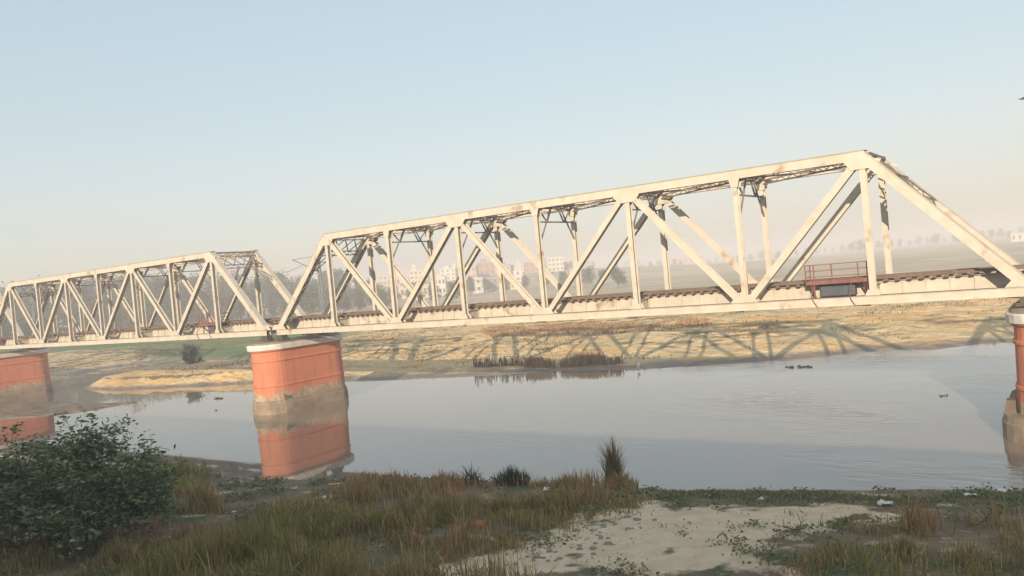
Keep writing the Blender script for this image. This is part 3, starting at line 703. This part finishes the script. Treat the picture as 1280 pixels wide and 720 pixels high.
# leafy bush on the left
def bush():
    p = at_ground(95, 682); r = empty('leafy_bush', (p[0], p[1], hz(p[0], p[1]))); tag(r, 'large dark green leafy bush in the tall grass in front of the farthest pier', 'bush')
    b = MB(); C = []; rg = np.random.default_rng(3)
    side = RT*np.array((1, 1, 0)); side = side/np.linalg.norm(side); dep = np.array((-side[1], side[0], 0))
    def grow(q, d, ln, rad, lev):
        pts = [q]; 
        for k in range(4):
            d = d+rg.normal(size=3)*.2+np.array((0, 0, .03 if lev < 2 else -.06)); d /= np.linalg.norm(d); q = q+d*ln/4; pts.append(q)
            if lev >= 1:
                m = 7 if lev == 1 else 12
                C.append(q+rg.normal(size=(m, 3))*np.array((.24, .24, .15)))
            if lev < 2 and k >= 1:
                for _ in range(3 if lev == 0 else 2):
                    e = d+rg.normal(size=3)*.75; e[2] = abs(e[2])*.6; e /= np.linalg.norm(e); grow(q, e, ln*.55, rad*.5, lev+1)
        b.tube(pts, list(np.linspace(rad, rad*.45, 5)), 6 if lev == 0 else 4)
    # stems fan out sideways as the picture shows: long to the right, shorter to the left
    for s, dd, up, ln in ((2.6, 0, 1.6, 3.7), (2.0, .7, 1.5, 3.1), (1.0, -.5, 1.9, 3.0), (.2, .4, 2.1, 3.5), (-.3, -.4, 1.9, 3.2), (-1.0, .3, 1.9, 3.0), (-1.8, -.2, 1.6, 2.9), (-2.6, .4, 1.2, 2.9), (.6, -1.2, 1.5, 2.6), (-.9, -1.3, 1.5, 2.5), (1.7, -1.0, 1.0, 2.7)):
        d = side*s+dep*dd+np.array((0, 0, up)); d /= np.linalg.norm(d); grow(side*s*.18, d, ln*1.0, .055, 0)
    b.build('stem', MT['bark'], r)
    C = np.concatenate(C); C = C[(C[:, 2] > .8+.5*rg.random(len(C))) & (fbm(C[:, 0]*1.0+C[:, 2], C[:, 1]+C[:, 2]*.7, .55, 2, 5) > .40)]; n = len(C); print('bush leaves', n)
    t = palette(n, [(.15, .20, .08), (.21, .25, .10), (.09, .13, .055), (.30, .31, .16)], (3, 3, 3, 1))
    V, F, T = leaf_quads(C, np.full(n, .115), t, .35, rg, .42)
    link('foliage', fast_mesh('foliage', V, F, T, MT['leaf']), r)
bush()

# ------------------------------------------------------------------ trees beyond the river
def tree_variant(seed, h, spread, cols, ws, nl=2600, lsz=.34, low=.25):
    rg = np.random.default_rng(seed); b = MB(); C = []
    q = np.zeros(3); pts = [q]; d = np.array((0, 0, 1.))
    for k in range(6): d = d+rg.normal(size=3)*.07; d /= np.linalg.norm(d); q = q+d*h*.13; pts.append(q)
    b.tube(pts, list(np.linspace(h*.028, h*.01, 7)), 7)
    cl = []
    for k in range(2, 7):
        for _ in range(4):
            a = rg.random()*6.283; L_ = spread*(.45+.6*rg.random())*(1-.08*k); e = pts[k]+np.array((math.cos(a)*L_, math.sin(a)*L_, h*(.06+.14*rg.random())))
            m = (pts[k]+e)/2+np.array((0, 0, -.02*h)); b.tube([pts[k], m, e], [h*.01, h*.007, h*.003], 5)
            cl += [e, m+np.array((0, 0, h*.05)), e+rg.normal(size=3)*spread*.16]
    cl += [pts[-1]+np.array((0, 0, h*.12)), pts[-1]+rg.normal(size=3)*spread*.2+np.array((0, 0, h*.08))]
    cl = np.array(cl); w = .6+.8*rg.random(len(cl)); idx = rg.choice(len(cl), nl, p=w/w.sum())
    C = cl[idx]+rg.normal(size=(nl, 3))*np.array((spread*.15, spread*.15, h*.055))*w[idx][:, None]
    C = C[C[:, 2] > h*low*.6]; n = len(C)
    base = palette(len(cl), cols, ws, rg, .2)[idx[:n]]; t = base*(1+.3*(rg.random((n, 1))-.5))
    V, F, T = leaf_quads(C, np.full(n, lsz), t, .6, rg, .6)
    return b.mesh('trunk', MT['bark']), fast_mesh('crown', V, F, T, MT['leaf'])
GR = [(.045, .075, .03), (.06, .09, .035), (.035, .06, .03)]
TV = [tree_variant(1, 14, 4.6, GR, (1, 1, 1)), tree_variant(2, 16, 4.2, GR, (2, 1, 2)), tree_variant(3, 12, 5.2, [(.06, .085, .035), (.08, .1, .045)], (1, 1)), tree_variant(4, 9, 3.8, GR, (1, 2, 1)), tree_variant(5, 11, 3.0, [(.07, .085, .04), (.05, .075, .035)], (1, 1))]
def far_tree(px, top, dist, v, label, group, cat='tree'):
    d = ray(px, top); d = d/np.hypot(d[0], d[1]); p = CAM+d*dist; g = hz(p[0], p[1]); r = empty('broadleaf_tree', (p[0], p[1], g-.1), RNG.random()*6.28)
    hgt = max(p[2]-g, 2.5); s = hgt/(14, 16, 12, 9, 11)[v]/1.0*.98; r.scale = (s*(1.0+.25*RNG.random()),)*2+(s,)
    tag(r, label, cat, group); link('trunk', TV[v][0], r); link('crown', TV[v][1], r)
rt = random.Random(5)
px = -30
while px < 455:
    top = 352-.028*px+rt.uniform(-6, 9)+(10 if px < 60 else 0)+(12 if px > 430 else 0)
    far_tree(px, top, rt.uniform(330, 420), rt.choice((0, 1, 2, 0, 1)), 'tall hazy green tree in the tree belt behind the distant truss span', 'tall trees of the belt behind the distant span')
    px += rt.uniform(7, 12)
px = -20
while px < 480:
    hzn = 405-.0918*px
    far_tree(px, hzn-rt.uniform(-4, 12), rt.uniform(290, 325), rt.choice((3, 4, 2)), 'low hazy tree at the foot of the tree belt beyond the green field', 'low trees in front of the tree belt'); px += rt.uniform(16, 26)
for px in np.arange(470, 770, 23):
    hzn = 405.3-.0918*px
    far_tree(px+rt.uniform(-8, 8), hzn+rt.uniform(-5, 1), rt.uniform(300, 420), rt.choice((3, 4, 2)), 'small faded tree scattered in the fields before the town', 'small trees before the town')
for px in np.arange(742, 1296, 9):
    hzn = 405.3-.0918*px
    far_tree(px+rt.uniform(-4, 4), hzn-rt.uniform(0, 6), rt.uniform(900, 1300), rt.choice((0, 1, 2)), 'tree of the far tree line almost lost in the haze over the plain', 'far tree line in the haze')
# round shrub by the back channel
p = at(240, 459, -6.6); r = empty('round_shrub', (p[0], p[1], hz(p[0], p[1])-.9)); tag(r, 'round dark green shrub standing alone beyond the sandy mound', 'shrub')
sv = tree_variant(9, 3.6, 1.7, [(.04, .06, .03), (.055, .08, .035)], (1, 1), 2600, .16, .0)
link('trunk', sv[0], r); link('crown', sv[1], r)

# ------------------------------------------------------------------ town
def building(px0, px1, top, dist, col, label, cols=3, rows=2, extra=None, group=None, yaw=0):
    pc = at_dist((px0+px1)/2, top, 1.0)-CAM; pc = pc/np.hypot(pc[0], pc[1]); c = CAM+pc*dist; g = hz(c[0], c[1]); hgt = max(c[2]-g, 3.0)
    wd = (px1-px0)/FOC*dist*1.02; dp = wd*.75+2
    ang = math.atan2(pc[1], pc[0])-math.pi/2+yaw
    r = empty('town_house', (c[0], c[1], g-.3), ang); tag(r, label, 'house', group)
    m = COLM[col]; b = MB(); H_ = hgt+.3
    b.box((-wd/2, -dp/2, 0), (wd/2, dp/2, H_-.6)); b.build('wall', m, r)
    f = MB(); f.box((-wd/2-.2, -dp/2-.2, H_-.6), (wd/2+.2, dp/2+.2, H_-.4))
    t = .15
    for lo, hi in (((-wd/2, -dp/2, H_-.4), (wd/2, -dp/2+t, H_)), ((-wd/2, dp/2-t, H_-.4), (wd/2, dp/2, H_)), ((-wd/2, -dp/2+t, H_-.4), (-wd/2+t, dp/2-t, H_)), ((wd/2-t, -dp/2+t, H_-.4), (wd/2, dp/2-t, H_))): f.box(lo, hi)
    rf = f.build('roof', m, r)
    fl = (H_-.6)/rows
    for j in range(rows):
        for i in range(cols):
            xc = -wd/2+wd*(i+.5)/cols; z0 = .3+fl*j+fl*.32; ww = min(.7, wd/cols*.28)
            if z0 < .3: continue
            w_ = MB(); w_.box((xc-ww, -dp/2-.03, z0), (xc+ww, -dp/2+.05, z0+fl*.42)); wo_ = w_.build('window', MT['glass'], r)
            s_ = MB(); s_.box((xc-ww-.12, -dp/2-.3, z0+fl*.42+.01), (xc+ww+.12, -dp/2-.002, z0+fl*.42+.11)); s_.build('sunshade', m, wo_)
    if extra in ('room', 'tank'):
        k = MB(); k.box((-wd*.3, -dp*.2, H_-.39), (wd*.05, dp*.2, H_+2.2)); k.box((-wd*.33, -dp*.24, H_+2.202), (wd*.08, dp*.24, H_+2.35)); k.build('stair_room', m, rf)
    if extra == 'tank':
        k = MB(); k.tube([(-wd*.12, 0, H_+2.36), (-wd*.12, 0, H_+3.6), (-wd*.12, 0, H_+3.9)], [.8, .8, .3], 12); k.build('water_tank', MT['white_scrap'], rf)
    if extra == 'gable':
        k = MB(); k.loft([[(-wd/2-.3, yy, H_+.002), (wd/2+.3, yy, H_+.002), (0, yy, H_+wd*.16)] for yy in (-dp/2-.3, dp/2+.3)]); k.build('gable_roof', m, rf)
COLM = {'white': mat('white_plaster', (.58, .54, .47), (.46, .43, .37), .6, .9), 'cream': mat('cream_plaster', (.55, .48, .36), (.46, .40, .30), .6, .9), 'pink': mat('pink_plaster', (.46, .34, .29), (.38, .28, .24), .6, .9),
        'brick': mat('brick_wall', (.36, .22, .16), (.28, .17, .12), .8, .9), 'grey': mat('grey_plaster', (.34, .33, .32), (.25, .24, .24), .6, .9)}
HOUSES = [  # near row, then the houses on the rise
    (474, 491, 363, 430, 'cream', 'low cream house with flat roof at the left end of the near row of houses', 2, 1, None),
    (499, 514, 357, 440, 'cream', 'small cream house with a dark doorway left of the arched front house', 2, 1, None),
    (527, 543, 355, 430, 'cream', 'low cream house joined to the left side of the gabled house', 3, 1, None),
    (543, 557, 346, 430, 'white', 'white gabled house with a row of dark windows, brightest of the town', 3, 2, 'gable'),
    (559, 577, 352, 440, 'pink', 'pale pink house right of the white gabled house', 3, 2, None),
    (590, 602, 347, 420, 'white', 'white house with one blank side wall right of the pink house', 1, 2, None),
    (602, 621, 347, 425, 'grey', 'dark grey blocky house near the middle of the town', 2, 2, None),
    (638, 652, 356, 430, 'cream', 'small low house right of the dark grey block', 2, 1, None),
    (512, 527, 338, 560, 'cream', 'tall cream house with white water tank on its roof', 3, 3, 'tank'),
    (484, 499, 347, 560, 'pink', 'long low pink house on the left slope of the town', 3, 1, None),
    (552, 571, 336, 580, 'white', 'pale house with roof room behind the white gabled house', 3, 3, 'room'),
    (574, 596, 333, 560, 'pink', 'wide pink wall house in the upper town', 4, 2, None),
    (597, 617, 328, 590, 'brick', 'brick house with stair room above the dark grey block', 3, 2, 'room'),
    (622, 640, 332, 580, 'pink', 'wide dull pink house in the middle of the upper town', 3, 2, None),
    (641, 652, 338, 500, 'white', 'narrow white house between two brick houses', 1, 2, None),
    (655, 674, 328, 600, 'brick', 'wide brick house in the upper town beside the narrow white one', 3, 2, None),
    (682, 702, 322, 600, 'white', 'flat topped white building standing highest at the right of the town', 4, 3, None),
    (704, 714, 327, 620, 'brick', 'tall brick block beside the highest white building', 1, 3, None),
    (711, 727, 335, 520, 'pink', 'pale pink house at the right end of the town', 2, 2, None),
    (455, 470, 352, 520, 'white', 'pale house half hidden by the tree belt at the left end of town', 2, 2, None),
    (780, 800, 325, 900, 'grey', 'faint grey building alone in the haze right of the town', 3, 2, None),
    (846, 872, 318, 1000, 'pink', 'faint long building barely visible in the haze over the plain', 4, 1, None),
    (1266, 1282, 291, 700, 'white', 'faint white building in the haze beyond the sloping end post', 3, 1, None),
]
for k in range(16):
    hx = rt.uniform(462, 740); hw = rt.uniform(7, 13)
    HOUSES.append((hx, hx+hw, 405.3-.0918*hx-rt.uniform(4, 22), rt.uniform(600, 760), rt.choice(('cream', 'pink', 'white', 'brick', 'grey')), 'small house faded by haze, crowded in the back rows of the town', 2, 2, rt.choice((None, 'room', 'tank'))))
for q in HOUSES: building(*q[:6], cols=q[6], rows=q[7], extra=q[8], group='small houses of the back rows' if 'back rows' in q[5] else None, yaw=rt.uniform(-.3, .3))

# ------------------------------------------------------------------ far bank details
def far_bank_scrub():
    n = 110000; x = RNG.uniform(-110, 66, n); y = RNG.uniform(14, 105, n); c = fbm(x, y, 6, 4, 41); dr = np.minimum(sdist(x, y, RIVER), sdist(x, y, CHANNEL))
    k = (RNG.random(n) < np.clip((c-.52)*5, 0, 1)*.6) & (dr > 4) & far_side(x, y); x, y = x[k], y[k]; n = len(x)
    V, F, T = blades(x, y, terrain(x, y)-.02, .16+.34*RNG.random(n)**2, np.full(n, .1), np.full(n, .8), palette(n, [(.22, .17, .09), (.15, .13, .06), (.3, .2, .1), (.11, .11, .05)], (2, 2, 1, 1)))
    tag(link('dry_scrub', fast_mesh('dry_scrub', V, F, T, MT['blade'])), 'thin dry scrub spread over the sandy far bank', 'scrub', kind='stuff')
far_bank_scrub()
def far_reeds(corners, n, h, cols, ws, name, label):
    Q = [at_ground(*c, 40, 260)[:2] for c in corners]; P_ = np.array(Q); x = RNG.uniform(P_[:, 0].min(), P_[:, 0].max(), n*4); y = RNG.uniform(P_[:, 1].min(), P_[:, 1].max(), n*4)
    k = (sdist(x, y, [tuple(q) for q in Q]) < 0) & (sdist(x, y, RIVER) > .3) & (RNG.random(n*4) < np.clip((fbm(x, y, 2.2, 3, 71)-.36)*5, 0, 1)); x, y = x[k], y[k]; n = len(x)
    V, F, T = blades(x, y, terrain(x, y)-.03, h*(.4+.7*RNG.random(n)), np.full(n, .09), np.full(n, .35), palette(n, cols, ws))
    tag(link(name, fast_mesh(name, V, F, T, MT['blade'])), label, 'reeds', kind='stuff')
far_reeds(((655, 460), (668, 449), (720, 449), (770, 450), (782, 455), (720, 459), (690, 461)), 1500, 1.0, [(.34, .22, .12), (.42, .29, .15), (.22, .15, .09)], (2, 1, 2), 'dry_reeds', 'strip of dark dry reeds along the far waterline')
far_reeds(((600, 414), (740, 404), (880, 400), (900, 406), (800, 416), (700, 424), (620, 424)), 2600, .6, [(.36, .21, .11), (.4, .25, .12), (.24, .16, .08)], (2, 1.5, 1), 'dry_stubble', 'reddish dry stubble on the upper far bank')
# stick fence at the water
a = at(592, 457, -7.0); c = at(672, 455, -7.0); b = MB(); rs = random.Random(2)
p0 = np.array((a[0], a[1], 0)); p1 = np.array((c[0], c[1], 0)); Ln = np.linalg.norm(p1-p0)
for k in range(int(Ln/.06)):
    t = k/(Ln/.06); q = p0+(p1-p0)*t+np.array((rs.uniform(-.12, .12), rs.uniform(-.12, .12), 0)); g = hz(q[0], q[1]); hh = (1.5 if t < .3 else 1.1)*rs.uniform(.45, 1.15)*(.8+.4*math.sin(k*.31)*math.sin(k*.117+1))
    b.tube([(q[0], q[1], g-.1), (q[0]+rs.uniform(-.1, .1), q[1]+rs.uniform(-.1, .1), g+hh)], [.055, .03], 4)
tag(b.build('stick_fence', MT['stick']), 'low dark fence of upright sticks on the shaded edge of the far bank', 'fence')
# white wading bird
def bird_wader():
    p = at(798, 459, -7.35); r = empty('wading_bird', (p[0], p[1], hz(p[0], p[1])), 2.3); tag(r, 'white wading bird standing at the waterline of the far bank', 'bird')
    b = MB(); el = []
    for t in np.linspace(0, 1, 9):
        rad = .17*math.sin(math.pi*min(max(t, .02), .98))**.7+.015; c = np.array((-.42+.8*t, 0, .50+.16*t))
        el.append([(c[0], c[1]+rad*.8*math.cos(a), c[2]+rad*math.sin(a)) for a in np.linspace(0, 6.283, 10, endpoint=False)])
    b.loft(el); b.tube([(.33, 0, .62), (.47, 0, .78), (.40, 0, .95), (.48, 0, 1.06)], [.07, .05, .04, .05], 8); b.tube([(.44, 0, 1.05), (.53, 0, 1.07), (.60, 0, 1.06)], [.035, .06, .02], 8)
    for s in (-1, 1): b.tube([(-.02, s*.06, .45), (-.05, s*.06, .24), (.0, s*.06, 0)], [.03, .018, .018], 5)
    b.build('body', MT['feather'], r, True)
    k = MB(); k.tube([(.58, 0, 1.06), (.76, 0, 1.02)], [.02, .005], 5); k.build('bill', MT['orange_scrap'], r)
bird_wader()
def bird_flying():
    p = at_dist(1277.5, 124, 62); b = MB()
    b.tube([(-.16, 0, 0), (-.05, 0, .0), (.08, 0, .01), (.17, 0, .02)], [.012, .045, .045, .01], 8)
    for s in (-1, 1):
        b.add([(.06, s*.03, .02), (-.06, s*.03, .02), (-.07, s*.18, .09), (.05, s*.18, .09), (-.12, s*.36, .07), (.06, s*.03, .0), (-.06, s*.03, .0), (-.07, s*.18, .075), (.05, s*.18, .075)],
              [(0, 1, 2, 3), (3, 2, 4), (5, 8, 7, 6), (8, 4, 7), (0, 3, 8, 5), (1, 6, 7, 2), (3, 4, 8), (2, 7, 4)])
    o = b.build('flying_bird', MT['dark_feather'], None, True); o.location = p; o.rotation_euler = (0, 0, .6); tag(o, 'tiny dark bird flying in the sky near the right edge', 'bird')
bird_flying()
# floating plant debris
def floaters(px, py, n, size, label, st=1.0):
    p = at(px, py, WZ); b = MB(); rg = random.Random(int(px))
    for k in range(n):
        cx, cy, s = rg.gauss(0, size*st), rg.gauss(0, size*.5), size*rg.uniform(.25, .6); ring = []
        for z, f in ((-.05, .9), (.05, 1), (.05+.12*rg.random(), .45)): ring.append([(cx+s*f*math.cos(a)*rg.uniform(.7, 1.3), cy+s*f*.7*math.sin(a)*rg.uniform(.7, 1.3), z) for a in np.linspace(0, 6.283, 9, endpoint=False)])
        b.loft(ring)
        for j in range(5): b.tube([(cx+rg.gauss(0, s*.4), cy+rg.gauss(0, s*.3), .0), (cx+rg.gauss(0, s), cy+rg.gauss(0, s), .05+.08*rg.random())], [.025, .01], 4)
    o = b.build('floating_debris', MT['debris']); o.location = (p[0], p[1], WZ); tag(o, label, 'debris', 'floating debris on the river')
floaters(272, 498, 5, .5, 'dark clump of floating weed just left of the mid river pier')
floaters(270, 513, 2, .3, 'small dark weed scrap floating left of the mid river pier')
floaters(998, 459, 12, .3, 'thin dark raft of weed floating near the far shore under the shadow of the end post', 2.2)
floaters(1182, 495, 3, .18, 'small dark weed scrap floating left of the right hand pier', 1.5)
# litter, stones, twig in the foreground
def scrap(px, py, s, m, label, z=-6.6):
    p = at_ground(px, py); g = p[2]; n = 6; rg = random.Random(int(px*7)); b = MB(); gr = {}
    for lay in (0, 1):
        for i in range(n):
            for j in range(n): 
                if lay == 0: gr[i, j] = rg.uniform(0, .35)*s
    vs = [((i/(n-1)-.5)*s*1.4, (j/(n-1)-.5)*s, gr[i, j]+.05*s+lay*.02) for lay in (0, 1) for i in range(n) for j in range(n)]
    fs = [(l*n*n+i*n+j, l*n*n+(i+1)*n+j, l*n*n+(i+1)*n+j+1, l*n*n+i*n+j+1) for l in (0, 1) for i in range(n-1) for j in range(n-1)]
    b.add(vs, fs); o = b.build('plastic_scrap', m); o.location = (p[0], p[1], g+.02); o.rotation_euler = (0, 0, rg.random()*3); tag(o, label, 'litter')
scrap(1106, 633, .36, MT['white_scrap'], 'largest crumpled white plastic scrap, on short grass behind the sandy path')
scrap(1213, 622, .3, MT['white_scrap'], 'crumpled white plastic scrap on short grass left of the right hand pier base', -7)
scrap(1253, 617, .3, MT['white_scrap'], 'crumpled white plastic scrap nearest the plinth of the right hand pier', -7.2)
scrap(952, 627, .22, MT['white_scrap'], 'little white plastic scrap at the grassy edge of the sandy path')
scrap(683, 614, .3, MT['white_scrap'], 'pale plastic scrap in brown grass left of the tallest reed tuft')
scrap(597, 660, .42, MT['orange_scrap'], 'crumpled orange scrap in the brown grass', -5.6)  # one small orange sheet lying in the grass
rs = random.Random(11)
stone_m = []
for v in range(4):
    b = MB(); rings = []
    for z, f in ((-.3, .7), (0, 1), (.28, .85), (.48, .45)): rings.append([(f*math.cos(a)*rs.uniform(.75, 1.2), f*.75*math.sin(a)*rs.uniform(.75, 1.2), z*rs.uniform(.8, 1.2)) for a in np.linspace(0, 6.283, 9, endpoint=False)])
    b.loft(rings); stone_m.append(b.mesh('stone', MT['stone']))
for k in range(110):
    t = rs.random(); px = 640+t*190+rs.gauss(0, 26); py = 700-t*66+rs.gauss(0, 11); p = at_ground(px, py); g = p[2]; o = link('stone', stone_m[k % 4]); s = .04+.13*rs.random()**2
    o.scale = (s, s, s); o.rotation_euler = (0, 0, rs.random()*6.28); o.location = (p[0], p[1], g+.01); tag(o, 'small pale stone on the weedy left margin of the sandy path', 'stone', 'stones along the sandy path')
p = at_ground(1000, 664); g = p[2]; b = MB(); b.tube([(0, 0, 0), (.05, 0, .3), (-.03, .02, .55)], [.02, .014, .006], 5); b.tube([(.05, 0, .28), (.22, .05, .4)], [.012, .005], 4); b.tube([(0, 0, .04), (-.5, .1, .03), (-.9, .25, .05)], [.018, .014, .006], 5); b.tube([(-.3, .06, .03), (-.45, -.1, .12)], [.01, .004], 4)
o = b.build('dead_twig', MT['stick']); o.location = (p[0], p[1], g); tag(o, 'bare dark twig sticking up from the sandy path', 'twig')

# ------------------------------------------------------------------ haze
hb = MB(); hb.box((-3900, -3900, -11), (3900, 3900, 26))
hm = bpy.data.materials.new('haze_air'); hm.use_nodes = True; N = hm.node_tree.nodes; N.remove(N['Principled BSDF'])
pv = N.new('ShaderNodeVolumePrincipled'); pv.inputs['Density'].default_value = HAZE_DENSITY; pv.inputs['Color'].default_value = (.87, .84, .87, 1); pv.inputs['Anisotropy'].default_value = 0.0
hm.node_tree.links.new(pv.outputs[0], N['Material Output'].inputs['Volume'])
tag(hb.build('haze', hm), kind='stuff')
print('objects', len(bpy.data.objects))
